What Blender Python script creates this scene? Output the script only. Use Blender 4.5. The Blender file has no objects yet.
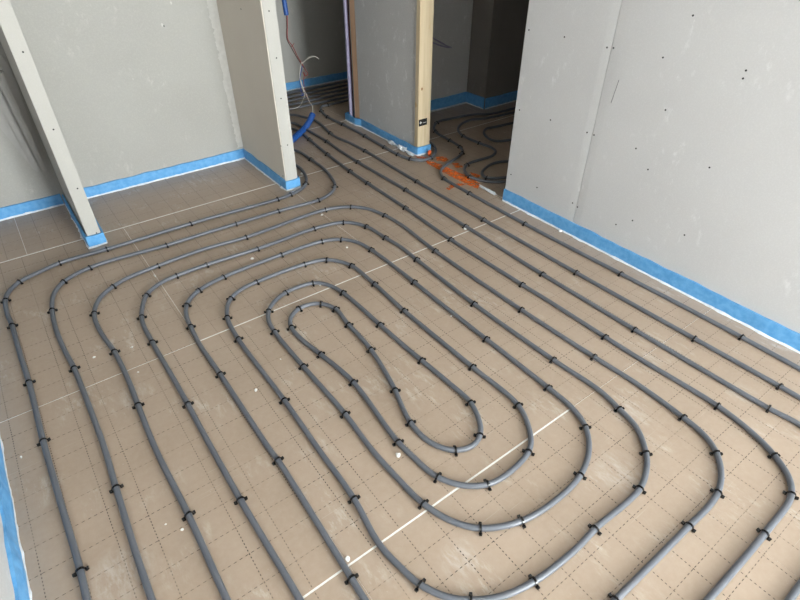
import bpy, bmesh, math, random
import numpy as np
from mathutils import Vector, Matrix, noise

# ------------------------------------------------------------------ camera
S = bpy.context.scene
COL = S.collection
F_PX = 536.24                       # focal length in pixels of the 800 x 600 frame
CAM = np.array([0.0, 0.0, 1.545])
RIGHT = np.array([0.80199205, -0.59733378, -0.00104673])
UP = np.array([0.36464157, 0.48818547, 0.79291328])
FWD = np.array([0.47312289, 0.63629183, -0.6093336])
cd = bpy.data.cameras.new('camera')
cam = bpy.data.objects.new('camera', cd)
COL.objects.link(cam)
m = Matrix(((RIGHT[0], UP[0], -FWD[0], CAM[0]), (RIGHT[1], UP[1], -FWD[1], CAM[1]),
            (RIGHT[2], UP[2], -FWD[2], CAM[2]), (0, 0, 0, 1)))
cam.matrix_world = m
cd.sensor_width = 36.0
cd.lens = F_PX / 800 * 36.0
cd.clip_start = 0.02
S.camera = cam

# ------------------------------------------------------------------ sky outside, window portal, exposure
W = bpy.data.worlds.new('overcast_sky')
S.world = W
W.use_nodes = True
bg = W.node_tree.nodes['Background']
bg.inputs[0].default_value = (0.95, 0.97, 1.0, 1)
bg.inputs[1].default_value = 17.5
WIN = (0.65, 2.28, 0.06, 2.30)      # window opening x0 x1 z0 z1 in the wall behind the camera
WALL_Y = -3.40
pl = bpy.data.lights.new('window_portal', 'AREA')
pl.shape = 'RECTANGLE'
pl.size = WIN[1] - WIN[0]
pl.size_y = WIN[3] - WIN[2]
pl.cycles.is_portal = True
po = bpy.data.objects.new('window_portal', pl)
COL.objects.link(po)
po.location = ((WIN[0] + WIN[1]) / 2, WALL_Y - 0.11, (WIN[2] + WIN[3]) / 2)
po.rotation_euler = (math.radians(90), 0, math.radians(0))
po.rotation_euler = Vector((0, 1, 0)).to_track_quat('-Z', 'Z').to_euler()
S.view_settings.view_transform = 'Standard'
S.view_settings.look = 'None'
S.view_settings.gamma = 1.0
S.view_settings.use_curve_mapping = False
S.view_settings.exposure = 1.46

random.seed(4)
rng = random.Random(11)


# ------------------------------------------------------------------ pixel to place
def ray(px, py):
    return (px - 400) / F_PX * RIGHT - (py - 300) / F_PX * UP + FWD


def at(px, py, X=None, Y=None, Z=None):
    d = ray(px, py)
    if X is not None:
        t = (X - CAM[0]) / d[0]
    elif Y is not None:
        t = (Y - CAM[1]) / d[1]
    else:
        t = (Z - CAM[2]) / d[2]
    return Vector(CAM + d * t)


# ------------------------------------------------------------------ materials
def new_mat(name, rough=0.8, spec=0.3):
    mt = bpy.data.materials.new(name)
    mt.use_nodes = True
    nt = mt.node_tree
    b = nt.nodes['Principled BSDF']
    b.inputs['Roughness'].default_value = rough
    b.inputs['Specular IOR Level'].default_value = spec
    return mt, nt, b


def N(nt, kind, **kw):
    n = nt.nodes.new(kind)
    for k, v in kw.items():
        setattr(n, k, v)
    return n


def L(nt, a, b):
    nt.links.new(a, b)


def math_node(nt, op, a, b=None, c=None):
    n = nt.nodes.new('ShaderNodeMath')
    n.operation = op
    for i, v in enumerate((a, b, c)):
        if v is None:
            continue
        if isinstance(v, (int, float)):
            n.inputs[i].default_value = v
        else:
            nt.links.new(v, n.inputs[i])
    return n.outputs[0]


def mix_col(nt, fac, a, b):
    n = nt.nodes.new('ShaderNodeMix')
    n.data_type = 'RGBA'
    for s, v in ((n.inputs['Factor'], fac), (n.inputs['A'], a), (n.inputs['B'], b)):
        if isinstance(v, (int, float)):
            s.default_value = v
        elif isinstance(v, tuple):
            s.default_value = (*v, 1)
        else:
            nt.links.new(v, s)
    return n.outputs['Result']


def ramp(nt, fac, lo, hi):
    n = nt.nodes.new('ShaderNodeMapRange')
    n.clamp = True
    nt.links.new(fac, n.inputs[0])
    n.inputs[1].default_value = lo
    n.inputs[2].default_value = hi
    return n.outputs[0]


def noise_tex(nt, vec, scale, detail=4, rough=0.55):
    n = nt.nodes.new('ShaderNodeTexNoise')
    n.inputs['Scale'].default_value = scale
    n.inputs['Detail'].default_value = detail
    n.inputs['Roughness'].default_value = rough
    nt.links.new(vec, n.inputs['Vector'])
    return n.outputs[0]


def simple(name, col, col2=None, scale=20, rough=0.7, spec=0.3, bump=0.0, bscale=60):
    mt, nt, b = new_mat(name, rough, spec)
    tc = N(nt, 'ShaderNodeTexCoord').outputs['Object']
    col2 = col2 or tuple(c * 0.85 for c in col)
    L(nt, mix_col(nt, ramp(nt, noise_tex(nt, tc, scale), .35, .65), col, col2), b.inputs['Base Color'])
    if bump:
        bp = N(nt, 'ShaderNodeBump')
        bp.inputs['Strength'].default_value = bump
        bp.inputs['Distance'].default_value = 0.002
        L(nt, noise_tex(nt, tc, bscale, 5), bp.inputs['Height'])
        L(nt, bp.outputs[0], b.inputs['Normal'])
    return mt


def plaster_mat(name, base, pale, tint, lo=.46):
    """grey plasterboard paper: fibre mottling, faint pale smears and rubbed scuffs"""
    mt, nt, b = new_mat(name, 0.85, 0.25)
    geo = N(nt, 'ShaderNodeNewGeometry').outputs['Position']
    c = mix_col(nt, ramp(nt, noise_tex(nt, geo, 2.3, 3), .3, .7), base, tint)
    c = mix_col(nt, math_node(nt, 'MULTIPLY', ramp(nt, noise_tex(nt, geo, 160, 3), .45, .8), .25), c, pale)
    mp = N(nt, 'ShaderNodeMapping')
    mp.inputs['Scale'].default_value = (9, 9, 5)
    L(nt, geo, mp.inputs[0])
    scuff = ramp(nt, noise_tex(nt, mp.outputs[0], 2.0, 9, .78), .56, .68)
    area = ramp(nt, noise_tex(nt, geo, 3.2, 2), lo, lo + .14)
    c = mix_col(nt, math_node(nt, 'MULTIPLY', math_node(nt, 'MULTIPLY', scuff, area), .7), c, pale)
    L(nt, c, b.inputs['Base Color'])
    bp = N(nt, 'ShaderNodeBump')
    bp.inputs['Strength'].default_value = 0.12
    bp.inputs['Distance'].default_value = 0.001
    L(nt, noise_tex(nt, geo, 220, 3), bp.inputs['Height'])
    L(nt, bp.outputs[0], b.inputs['Normal'])
    return mt


M_BOARD = plaster_mat('plasterboard_grey', (0.560, 0.555, 0.553), (0.77, 0.77, 0.77), (0.592, 0.588, 0.585))
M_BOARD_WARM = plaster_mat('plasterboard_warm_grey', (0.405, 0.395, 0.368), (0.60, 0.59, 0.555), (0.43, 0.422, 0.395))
M_BOARD_MID = plaster_mat('plasterboard_cool_grey', (0.54, 0.532, 0.52), (0.92, 0.92, 0.92), (0.57, 0.562, 0.55), .32)
M_CREAM = plaster_mat('plaster_filler_pale', (0.50, 0.485, 0.45), (0.60, 0.585, 0.55), (0.48, 0.467, 0.432))
M_BOUNCE_TINT = plaster_mat('plasterboard_bounce_tinted', (0.68, 0.625, 0.55), (0.76, 0.71, 0.64), (0.71, 0.655, 0.58))  # lighter, warmer tone stands in for bounced light on the partition side
M_DARKENED = plaster_mat('brown_wall_shade_darkened', (0.26, 0.235, 0.21), (0.34, 0.31, 0.28), (0.22, 0.20, 0.18))  # brown-grey walls, darkened in colour so the room past the doorway stays dim
M_FILL = simple('joint_compound', (0.62, 0.61, 0.58), (0.55, 0.54, 0.51), 30, .9, .2, .5, 90)
M_CEIL = simple('ceiling_board', (0.78, 0.77, 0.74), None, 3, .9)
M_SUB = simple('white_polystyrene', (0.88, 0.87, 0.84), (0.78, 0.77, 0.73), 60, .9, .2, .4, 200)
M_BLUE = simple('blue_edge_foam', (0.10, 0.34, 0.68), (0.16, 0.43, 0.76), 35, .55, .4, .5, 90)
M_FILM = simple('white_edge_film', (0.80, 0.83, 0.86), (0.65, 0.70, 0.76), 50, .5, .4, .3, 80)
M_CLIP = simple('black_clip_plastic', (0.008, 0.008, 0.009), None, 30, .22, .6)
M_SCREW = simple('dark_screw_steel', (0.02, 0.02, 0.022), None, 90, .45, .5)
M_WHITE = simple('white_foam_crumb', (0.82, 0.81, 0.78), None, 60, .85, .2)
M_BLUECOND = simple('blue_conduit', (0.012, 0.075, 0.30), (0.02, 0.10, 0.38), 60, .4, .5)
M_PURPLE = simple('purple_conduit', (0.26, 0.235, 0.36), (0.34, 0.32, 0.44), 40, .35, .5)
M_WHITEWIRE = simple('white_wire', (0.62, 0.58, 0.52), None, 60, .5)
M_REDWIRE = simple('red_wire', (0.30, 0.05, 0.045), None, 60, .5)
M_BROWNWIRE = simple('brown_wire', (0.09, 0.035, 0.025), None, 60, .5)
M_BLUEWIRE = simple('blue_wire', (0.02, 0.07, 0.36), None, 60, .5)
M_ORANGE = simple('orange_spray_paint', (0.85, 0.13, 0.02), (0.55, 0.10, 0.03), 30, .6, .3)
M_METAL = simple('zinc_profile', (0.47, 0.46, 0.44), (0.42, 0.41, 0.39), 12, .45, .5)
M_INK = simple('black_stamp_ink', (0.012, 0.012, 0.012), None, 40, .7)
M_INKWHITE = simple('white_stamp_mark', (0.75, 0.74, 0.70), None, 40, .7)
M_FRAMEWHITE = simple('window_frame_white', (0.75, 0.75, 0.74), None, 20, .4)
M_CRAYON = simple('pencil_mark', (0.18, 0.18, 0.19), None, 40, .8)


def pipe_mat():
    mt, nt, b = new_mat('grey_heating_pipe', 0.36, 0.5)
    geo = N(nt, 'ShaderNodeNewGeometry').outputs['Position']
    c = mix_col(nt, ramp(nt, noise_tex(nt, geo, 6, 3), .3, .7), (0.104, 0.114, 0.134), (0.126, 0.136, 0.157))
    c = mix_col(nt, math_node(nt, 'MULTIPLY', ramp(nt, noise_tex(nt, geo, 70, 6, .7), .6, .8), .25), c, (0.30, 0.29, 0.27))
    L(nt, c, b.inputs['Base Color'])
    L(nt, math_node(nt, 'ADD', math_node(nt, 'MULTIPLY', noise_tex(nt, geo, 25, 4), .18), .28), b.inputs['Roughness'])
    return mt


def spray_mat():
    """thin sprayed paint: patchy cover, bare between the droplets"""
    mt, nt, b = new_mat('orange_spray_paint_patchy', 0.6, 0.3)
    b.inputs['Base Color'].default_value = (0.95, 0.21, 0.03, 1)
    geo = N(nt, 'ShaderNodeNewGeometry').outputs['Position']
    L(nt, math_node(nt, 'MULTIPLY', ramp(nt, noise_tex(nt, geo, 38, 6, .75), .36, .60), .92), b.inputs['Alpha'])
    return mt


M_SPRAY = spray_mat()
M_PIPE = pipe_mat()


def wood_mat(name, a, b_, knot):
    mt, nt, b = new_mat(name, 0.7, 0.25)
    tc = N(nt, 'ShaderNodeTexCoord').outputs['Object']
    mp = N(nt, 'ShaderNodeMapping')
    mp.inputs['Scale'].default_value = (60, 60, 3)
    L(nt, tc, mp.inputs[0])
    g = noise_tex(nt, mp.outputs[0], 1.0, 5, .6)
    c = mix_col(nt, ramp(nt, g, .3, .7), a, b_)
    c = mix_col(nt, ramp(nt, noise_tex(nt, tc, 9, 1), .68, .74), c, knot)
    L(nt, c, b.inputs['Base Color'])
    return mt


M_WOOD = wood_mat('pale_spruce', (0.66, 0.545, 0.37), (0.56, 0.44, 0.28), (0.52, 0.36, 0.19))
M_WOOD2 = wood_mat('orange_spruce', (0.82, 0.55, 0.36), (0.70, 0.43, 0.26), (0.52, 0.28, 0.14))


def foil_mat():
    """brown foil facing of the insulation boards with its printed 10 cm dotted laying grid"""
    mt, nt, b = new_mat('insulation_board_foil', 0.45, 0.55)
    tc = N(nt, 'ShaderNodeTexCoord').outputs['Object']
    geo = N(nt, 'ShaderNodeNewGeometry').outputs['Position']
    sp = N(nt, 'ShaderNodeSeparateXYZ')
    wob = N(nt, 'ShaderNodeVectorMath', operation='MULTIPLY_ADD')
    nz = N(nt, 'ShaderNodeTexNoise')
    nz.inputs['Scale'].default_value = 4
    L(nt, geo, nz.inputs['Vector'])
    L(nt, nz.outputs['Color'], wob.inputs[0])
    wob.inputs[1].default_value = (0.004, 0.004, 0)
    L(nt, tc, wob.inputs[2])
    L(nt, wob.outputs[0], sp.inputs[0])
    x, y = sp.outputs[0], sp.outputs[1]

    def line(u, off, w):
        fr = math_node(nt, 'FRACT', math_node(nt, 'MULTIPLY_ADD', u, 10.0, 0.5 - off * 10.0))
        d = math_node(nt, 'ABSOLUTE', math_node(nt, 'SUBTRACT', fr, 0.5))
        return math_node(nt, 'LESS_THAN', d, w * 5.0)

    def dash(u, period, duty):
        return math_node(nt, 'LESS_THAN', math_node(nt, 'FRACT', math_node(nt, 'MULTIPLY', u, 1.0 / period)), duty)

    lx = math_node(nt, 'MULTIPLY', line(x, 0.086, 0.0030), dash(y, 0.0125, 0.45))
    ly = math_node(nt, 'MULTIPLY', line(y, 0.004, 0.0023), dash(x, 0.0180, 0.48))
    # faint solid crease along every grid line
    cr = math_node(nt, 'MULTIPLY', math_node(nt, 'MAXIMUM', line(x, 0.086, 0.0020), line(y, 0.004, 0.0020)), 0.10)
    streng = ramp(nt, noise_tex(nt, geo, 3.1, 3), .30, .66)
    dots = math_node(nt, 'MULTIPLY', math_node(nt, 'MAXIMUM', lx, ly), math_node(nt, 'MULTIPLY_ADD', streng, .82, .26))
    ink = math_node(nt, 'MAXIMUM', dots, cr)
    c = mix_col(nt, ramp(nt, noise_tex(nt, geo, 3.0, 5), .3, .7), (0.372, 0.284, 0.212), (0.420, 0.326, 0.250))
    c = mix_col(nt, math_node(nt, 'MULTIPLY', ramp(nt, noise_tex(nt, geo, 45, 6, .7), .4, .75), .5), c, (0.455, 0.368, 0.295))
    # plaster dust wiped over parts of the foil
    mp = N(nt, 'ShaderNodeMapping')
    mp.inputs['Scale'].default_value = (14, 5, 1)
    mp.inputs['Rotation'].default_value = (0, 0, 0.6)
    L(nt, geo, mp.inputs[0])
    dust = math_node(nt, 'MULTIPLY', ramp(nt, noise_tex(nt, mp.outputs[0], 2.2, 8, .75), .50, .66),
                     ramp(nt, noise_tex(nt, geo, 3.7, 2), .52, .64))
    c = mix_col(nt, math_node(nt, 'MULTIPLY', dust, .55), c, (0.62, 0.59, 0.54))
    stain = None
    for cx_, cy_, rr in ((-.20, 1.06, .11), (.60, .52, .07), (1.22, .42, .10), (1.47, .56, .08), (.02, 1.75, .07), (1.9, .35, .07)):
        dn = N(nt, 'ShaderNodeVectorMath', operation='DISTANCE')
        L(nt, geo, dn.inputs[0])
        dn.inputs[1].default_value = (cx_, cy_, 0)
        m_ = ramp(nt, dn.outputs['Value'], rr, rr * .35)
        stain = m_ if stain is None else math_node(nt, 'MAXIMUM', stain, m_)
    smear = ramp(nt, noise_tex(nt, mp.outputs[0], 3.4, 8, .72), .42, .66)
    c = mix_col(nt, math_node(nt, 'MULTIPLY', math_node(nt, 'MULTIPLY', stain, smear), .50), c, (0.60, 0.58, 0.55))
    # long fine scratches along the boards
    ms = N(nt, 'ShaderNodeMapping')
    ms.inputs['Scale'].default_value = (2.2, 150, 1)
    ms.inputs['Rotation'].default_value = (0, 0, .04)
    L(nt, geo, ms.inputs[0])
    scr = math_node(nt, 'MULTIPLY', ramp(nt, noise_tex(nt, ms.outputs[0], 1.0, 2), .66, .74), ramp(nt, noise_tex(nt, geo, 2.4, 1), .50, .60))
    c = mix_col(nt, math_node(nt, 'MULTIPLY', scr, .45), c, (0.66, 0.62, 0.56))
    specks = ramp(nt, noise_tex(nt, geo, 130, 2), .745, .78)
    c = mix_col(nt, math_node(nt, 'MULTIPLY', specks, .55), c, (0.70, 0.67, 0.62))
    c = mix_col(nt, ink, c, (0.045, 0.032, 0.024))
    L(nt, c, b.inputs['Base Color'])
    bp = N(nt, 'ShaderNodeBump')
    bp.inputs['Strength'].default_value = 0.25
    bp.inputs['Distance'].default_value = 0.0015
    L(nt, noise_tex(nt, geo, 28, 6, .6), bp.inputs['Height'])
    L(nt, bp.outputs[0], b.inputs['Normal'])
    L(nt, math_node(nt, 'ADD', math_node(nt, 'MULTIPLY', noise_tex(nt, geo, 12, 4), .3), .26), b.inputs['Roughness'])
    return mt


M_FOIL = foil_mat()


def glass_mat():
    mt = bpy.data.materials.new('window_glass')
    mt.use_nodes = True
    nt = mt.node_tree
    nt.nodes.clear()
    o = N(nt, 'ShaderNodeOutputMaterial')
    mx = N(nt, 'ShaderNodeMixShader')
    tr = N(nt, 'ShaderNodeBsdfTransparent')
    tr.inputs[0].default_value = (.97, .99, .98, 1)
    gl = N(nt, 'ShaderNodeBsdfGlossy')
    gl.inputs['Roughness'].default_value = 0.02
    mx.inputs[0].default_value = 0.06
    L(nt, tr.outputs[0], mx.inputs[1])
    L(nt, gl.outputs[0], mx.inputs[2])
    L(nt, mx.outputs[0], o.inputs[0])
    return mt


M_GLASS = glass_mat()


# ------------------------------------------------------------------ object helpers
def tag(o, label=None, cat=None, group=None, kind=None):
    for k, v in (('label', label), ('category', cat), ('group', group), ('kind', kind)):
        if v:
            o[k] = v
    return o


def link(name, mesh, parent=None, loc=None):
    o = bpy.data.objects.new(name, mesh)
    COL.objects.link(o)
    if loc is not None:
        o.location = loc
    if parent is not None:
        o.parent = parent
    return o


def mesh_of(name, bm, mat, smooth=False):
    bmesh.ops.recalc_face_normals(bm, faces=bm.faces[:])
    me = bpy.data.meshes.new(name)
    bm.to_mesh(me)
    bm.free()
    me.materials.append(mat)
    if smooth:
        for p in me.polygons:
            p.use_smooth = True
    return me


def add_box(bm, x0, x1, y0, y1, z0, z1):
    v = [bm.verts.new(p) for p in ((x0, y0, z0), (x1, y0, z0), (x1, y1, z0), (x0, y1, z0),
                                   (x0, y0, z1), (x1, y0, z1), (x1, y1, z1), (x0, y1, z1))]
    for f in ((3, 2, 1, 0), (4, 5, 6, 7), (0, 1, 5, 4), (1, 2, 6, 5), (2, 3, 7, 6), (3, 0, 4, 7)):
        bm.faces.new([v[i] for i in f])


def box(name, b, mat, parent=None, bevel=0.0):
    bm = bmesh.new()
    add_box(bm, *b)
    if bevel:
        bmesh.ops.bevel(bm, geom=bm.edges[:], offset=bevel, segments=2, affect='EDGES')
    return link(name, mesh_of(name, bm, mat), parent)


def add_tube(bm, pts, r, n=10, cap=True, flat=0.0):
    """sweep a circle along pts with parallel transport"""
    pts = [Vector(p) for p in pts]
    rings = []
    up = Vector((0, 0, 1))
    for i, p in enumerate(pts):
        t = (pts[min(i + 1, len(pts) - 1)] - pts[max(i - 1, 0)])
        if t.length < 1e-9:
            t = Vector((1, 0, 0))
        t.normalize()
        if i == 0:
            a = up if abs(t.z) < .9 else Vector((1, 0, 0))
            s = t.cross(a).normalized()
        else:
            s = (s - t * s.dot(t)).normalized()
        u = s.cross(t).normalized()
        rr = r[i] if isinstance(r, (list, tuple)) else r
        rings.append([bm.verts.new(p + (s * math.cos(2 * math.pi * k / n) + u * math.sin(2 * math.pi * k / n)) * rr)
                      for k in range(n)])
    for a, b in zip(rings, rings[1:]):
        for k in range(n):
            bm.faces.new((a[k], a[(k + 1) % n], b[(k + 1) % n], b[k]))
    if cap:
        bm.faces.new(rings[0][::-1])
        bm.faces.new(rings[-1])


def catmull(P, step, dim=3):
    """centripetal Catmull-Rom through P, resampled evenly"""
    P = [np.array(p, float) for p in P]
    P = [2 * P[0] - P[1]] + P + [2 * P[-1] - P[-2]]
    out = []
    for i in range(1, len(P) - 2):
        p0, p1, p2, p3 = P[i - 1:i + 3]
        t0 = 0.0
        t1 = t0 + max(np.linalg.norm(p1 - p0), 1e-6) ** .5
        t2 = t1 + max(np.linalg.norm(p2 - p1), 1e-6) ** .5
        t3 = t2 + max(np.linalg.norm(p3 - p2), 1e-6) ** .5
        n = max(4, int(np.linalg.norm(p2 - p1) / (step * .5)))
        for t in np.linspace(t1, t2, n, endpoint=False):
            a1 = (t1 - t) / (t1 - t0) * p0 + (t - t0) / (t1 - t0) * p1
            a2 = (t2 - t) / (t2 - t1) * p1 + (t - t1) / (t2 - t1) * p2
            a3 = (t3 - t) / (t3 - t2) * p2 + (t - t2) / (t3 - t2) * p3
            b1 = (t2 - t) / (t2 - t0) * a1 + (t - t0) / (t2 - t0) * a2
            b2 = (t3 - t) / (t3 - t1) * a2 + (t - t1) / (t3 - t1) * a3
            out.append((t2 - t) / (t2 - t1) * b1 + (t - t1) / (t2 - t1) * b2)
    out.append(P[-2])
    out = np.array(out)
    d = np.concatenate([[0], np.cumsum(np.linalg.norm(np.diff(out, axis=0), axis=1))])
    s = np.linspace(0, d[-1], max(3, int(d[-1] / step)))
    return np.stack([np.interp(s, d, out[:, k]) for k in range(out.shape[1])], axis=1)


def smooth_path(A, k):
    if k < 1:
        return A
    w = np.exp(-0.5 * (np.arange(-3 * k, 3 * k + 1) / k) ** 2)
    w /= w.sum()
    h = 3 * k
    B = np.concatenate([2 * A[:1] - A[h:0:-1], A, 2 * A[-1:] - A[-2:-h - 2:-1]])
    return np.stack([np.convolve(B[:, c], w, 'valid') for c in range(A.shape[1])], axis=1)


def tube_obj(name, pts, r, mat, parent=None, n=8):
    bm = bmesh.new()
    add_tube(bm, pts, r, n)
    return link(name, mesh_of(name, bm, mat, True), parent)


# ------------------------------------------------------------------ the setting: floor
XR, XM, XL = 2.33, 2.345, -0.424      # faces of the right, middle and left walls
CEIL = 2.55
floor = tag(box('floor', (-0.6, 5.1, -3.5, 5.1, -0.10, -0.0006), M_SUB),
            'brown foil-faced insulation boards covering the whole floor under the grey pipes', 'floor', kind='structure')
panel_cache = {}


def panel(x0, x1, y0, y1, gx, gy, lo=None, hi=None):
    """one insulation board with a tiny rounded edge; gx, gy = where its printed grid starts"""
    g = 0.0034 + (.0010 if y1 > 1.9 else 0) + (.0022 if y0 > 3 else 0)
    lo, hi = lo or g, hi or g
    w, d = round(x1 - x0, 4), round(y1 - y0, 4)
    key = (w, d, round(gx - x0, 4), round(gy - y0, 4), lo, hi)
    if key not in panel_cache:
        bm = bmesh.new()
        e = .0003 if y1 < 1.9 else .0011
        add_box(bm, x0 - gx + e, x1 - gx - e, y0 - gy + lo, y1 - gy - hi, -0.0035, 0.0)
        panel_cache[key] = mesh_of('insulation_panel', bm, M_FOIL)
    o = link('insulation_panel', panel_cache[key], floor, (gx, gy, 0))
    return o


rows = [(-3.398, -2.903), (-2.903, -1.703), (-1.703, -0.503), (-0.503, 0.697), (0.697, 1.897), (1.897, 3.112)]
for r, (y0, y1) in enumerate(rows):
    gx0 = -0.666
    for k, (x0, x1) in enumerate(((-0.428, .334), (.334, 1.334), (1.334, 2.328 if r < 5 else 2.343))):
        lo = hi = None
        if k == 2 and y0 == .697:
            lo = .0009
        if k == 2 and y1 == .697:
            hi = .0006
        if k == 0 and y1 == 1.897:
            hi = .0020
        if k == 0 and y0 == 1.897:
            lo = .0020
        panel(x0, x1, y0, y1, -0.666 + k, y0, lo, hi)
for x0, x1 in ((-0.428, -0.153), (-0.153, 1.334)):      # alcove
    panel(x0, x1, 3.112, 3.634, x0 if x0 < 0 else -0.153, 3.112)
panel(1.334, 2.343, 3.112, 3.868, 1.334, 3.112)                        # corridor
for k in range(5):
    x0 = 0.334 + k
    panel(x0, min(x0 + 1, 4.9), 3.868, 4.908, x0, 3.868)
for k, x0 in enumerate((2.347, 3.36, 4.36)):                           # dark room behind the doorway
    for y0, y1 in ((0.5, 0.697), (0.697, 1.897), (1.897, 3.112), (3.112, 3.60)):
        panel(x0 if y0 > 1 and y1 < 3.2 else max(x0, 2.432), min((3.36, 4.36, 4.9)[k], 4.9), y0, y1, x0, y0)

# ------------------------------------------------------------------ the setting: walls
SCREW_ME = None


def screw_mesh():
    bm = bmesh.new()
    rings = []
    for r_, h in ((.0043, -.0004), (.0040, .0012), (.0026, .0012), (.0014, .0002)):
        rings.append([bm.verts.new((r_ * math.cos(k * math.pi / 5), r_ * math.sin(k * math.pi / 5), h)) for k in range(10)])
    for a, b in zip(rings, rings[1:]):
        for k in range(10):
            bm.faces.new((a[k], a[(k + 1) % 10], b[(k + 1) % 10], b[k]))
    bm.faces.new(rings[-1])
    return mesh_of('screw', bm, M_SCREW)


SCREW_ME = screw_mesh()


def screws(parent, pix, X=None, Y=None, ax='-X'):
    for px, py in pix:
        p = at(px, py, X=X, Y=Y)
        o = link('screw', SCREW_ME, parent, p)
        o.rotation_euler = {'-X': (0, math.radians(-90), 0), '-Y': (math.radians(90), 0, 0)}[ax]


def board(parent, X, y0, y1, t0, t1, z1=CEIL):
    """plasterboard facing -X at X, tapered by t0 / t1 along its long edges"""
    bm = bmesh.new()
    dep = .0016
    prof = [(X + .012, y0), (X + (dep if t0 else 0), y0)]
    if t0:
        prof.append((X, y0 + t0))
    if t1:
        prof.append((X, y1 - t1))
    prof += [(X + (dep if t1 else 0), y1), (X + .012, y1)]
    lo = [bm.verts.new((a, b, 0)) for a, b in prof]
    hi = [bm.verts.new((a, b, z1)) for a, b in prof]
    n = len(prof)
    for i in range(n):
        bm.faces.new((lo[i], lo[(i + 1) % n], hi[(i + 1) % n], hi[i]))
    bm.faces.new(lo[::-1])
    bm.faces.new(hi)
    return link('plasterboard', mesh_of('plasterboard', bm, M_BOARD), parent)


wr = tag(box('wall_right', (XR + .012, XR + .10, -3.4, 2.048, 0, CEIL), M_BOARD),
         'light grey plasterboard wall filling the right of the photo, with dark screw heads', 'wall', kind='structure')
b1 = board(wr, XR, 1.530, 2.048, .045, 0)
b2 = board(wr, XR, .280, 1.5275, .045, .043)
b3 = board(wr, XR, -.970, .2775, .045, .045)
b4 = board(wr, XR, -2.2175, -.9725, .045, .045)
b5 = board(wr, XR, -3.4, -2.22, 0, .045)
screws(b1, [(529, 30), (564.5, 37), (519.5, 110), (550.5, 120), (587, 132.5), (607, 47.5), (511, 174.5), (537, 187.5), (572.5, 203)], X=XR)
screws(b2, [(594, 135), (613.5, 48), (693, 15.5), (663, 57.5), (746, 70.5), (743, 78.5), (665.5, 110), (636, 148.5), (577.5, 207),
            (648, 169.5), (709.5, 167.5), (616, 224.5), (632.5, 220.5), (684.5, 235)], X=XR)
pm = [at(619, 80, X=XR - .0004), at(611, 103, X=XR - .0004)]
tube_obj('pencil_line', pm, .0011, M_CRAYON, b2, 5)

wm = tag(box('wall_middle', (XM, XM + .09, 2.965, 3.70, 0, CEIL), M_BOARD_MID),
         'short grey plasterboard wall between the doorway and the dark corridor opening', 'wall', kind='structure')
st = box('timber_stud', (2.335, 2.445, 2.925, 2.964, 0, CEIL), M_WOOD, wm, .0015)
tag(st, 'pale spruce door jamb stud with a black stamp')
stamp = [at(419, 120, Y=2.9235), at(427, 124.5, Y=2.9235)]
sx0, sx1, sz0, sz1 = stamp[0].x, stamp[1].x, stamp[1].z, stamp[0].z
sb = box('stamp_mark', (sx0, sx1, 2.9238, 2.9252, sz0, sz1), M_INK, st)
bm = bmesh.new()
cx, cz = sx0 + (sx1 - sx0) * .22, (sz0 + sz1) / 2
add_box(bm, cx - .009, cx + .009, 2.9231, 2.9240, cz - .0025, cz + .0025)
add_box(bm, cx - .0025, cx + .0025, 2.9230, 2.9239, cz - .009, cz + .009)
for k in range(3):
    u = sx0 + (sx1 - sx0) * (.52 + .16 * k)
    add_box(bm, u - .003, u + .003, 2.9232, 2.9240, cz - .006, cz - .002)
link('stamp_symbol', mesh_of('stamp_symbol', bm, M_INKWHITE), sb)
kn = at(422, 89, Y=2.9246)
bm = bmesh.new()
bmesh.ops.create_cone(bm, cap_ends=True, segments=14, radius1=.008, radius2=.006, depth=.002,
                      matrix=Matrix.Translation(kn) @ Matrix.Rotation(math.radians(90), 4, 'X') @ Matrix.Diagonal((1, 1.4, 1, 1)))
link('knot', mesh_of('knot', bm, simple('wood_knot', (0.30, 0.16, 0.07), None, 60, .7)), st)
fs = box('end_stud', (XM + .002, XM + .088, 3.702, 3.772, 0, CEIL), M_WOOD2, wm, .0015)
tag(fs, 'orange spruce stud left bare at the wall end')
box('metal_track', (XM + .012, XM + .080, 3.774, 3.800, 0, CEIL), M_METAL, wm, .001)
for k, (dx, dy, which) in enumerate(((-.006, 3.822, 'nearer'), (.016, 3.846, 'farther'))):
    pc = [Vector((XM + dx + .003 * math.sin(z * 3 + k), dy + .004 * math.sin(z * 2.3 + 1 + k), z)) for z in np.linspace(0.004, CEIL, 40)]
    tag(tube_obj('conduit', pc, .0135, M_PURPLE, None, 12),
        '%s of two purple grey conduits up the bare end of the middle wall' % which, 'conduit', 'purple conduits on the wall end')
pc = [Vector((XM + .012 + .003 * math.sin(z * 4 + 2), 3.803, z)) for z in np.linspace(0.002, CEIL, 30)]
tag(tube_obj('cable', pc, .0042, M_BROWNWIRE, None, 7),
    'thin brown cable squeezed between the orange stud and the purple conduit', 'cable')

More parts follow.
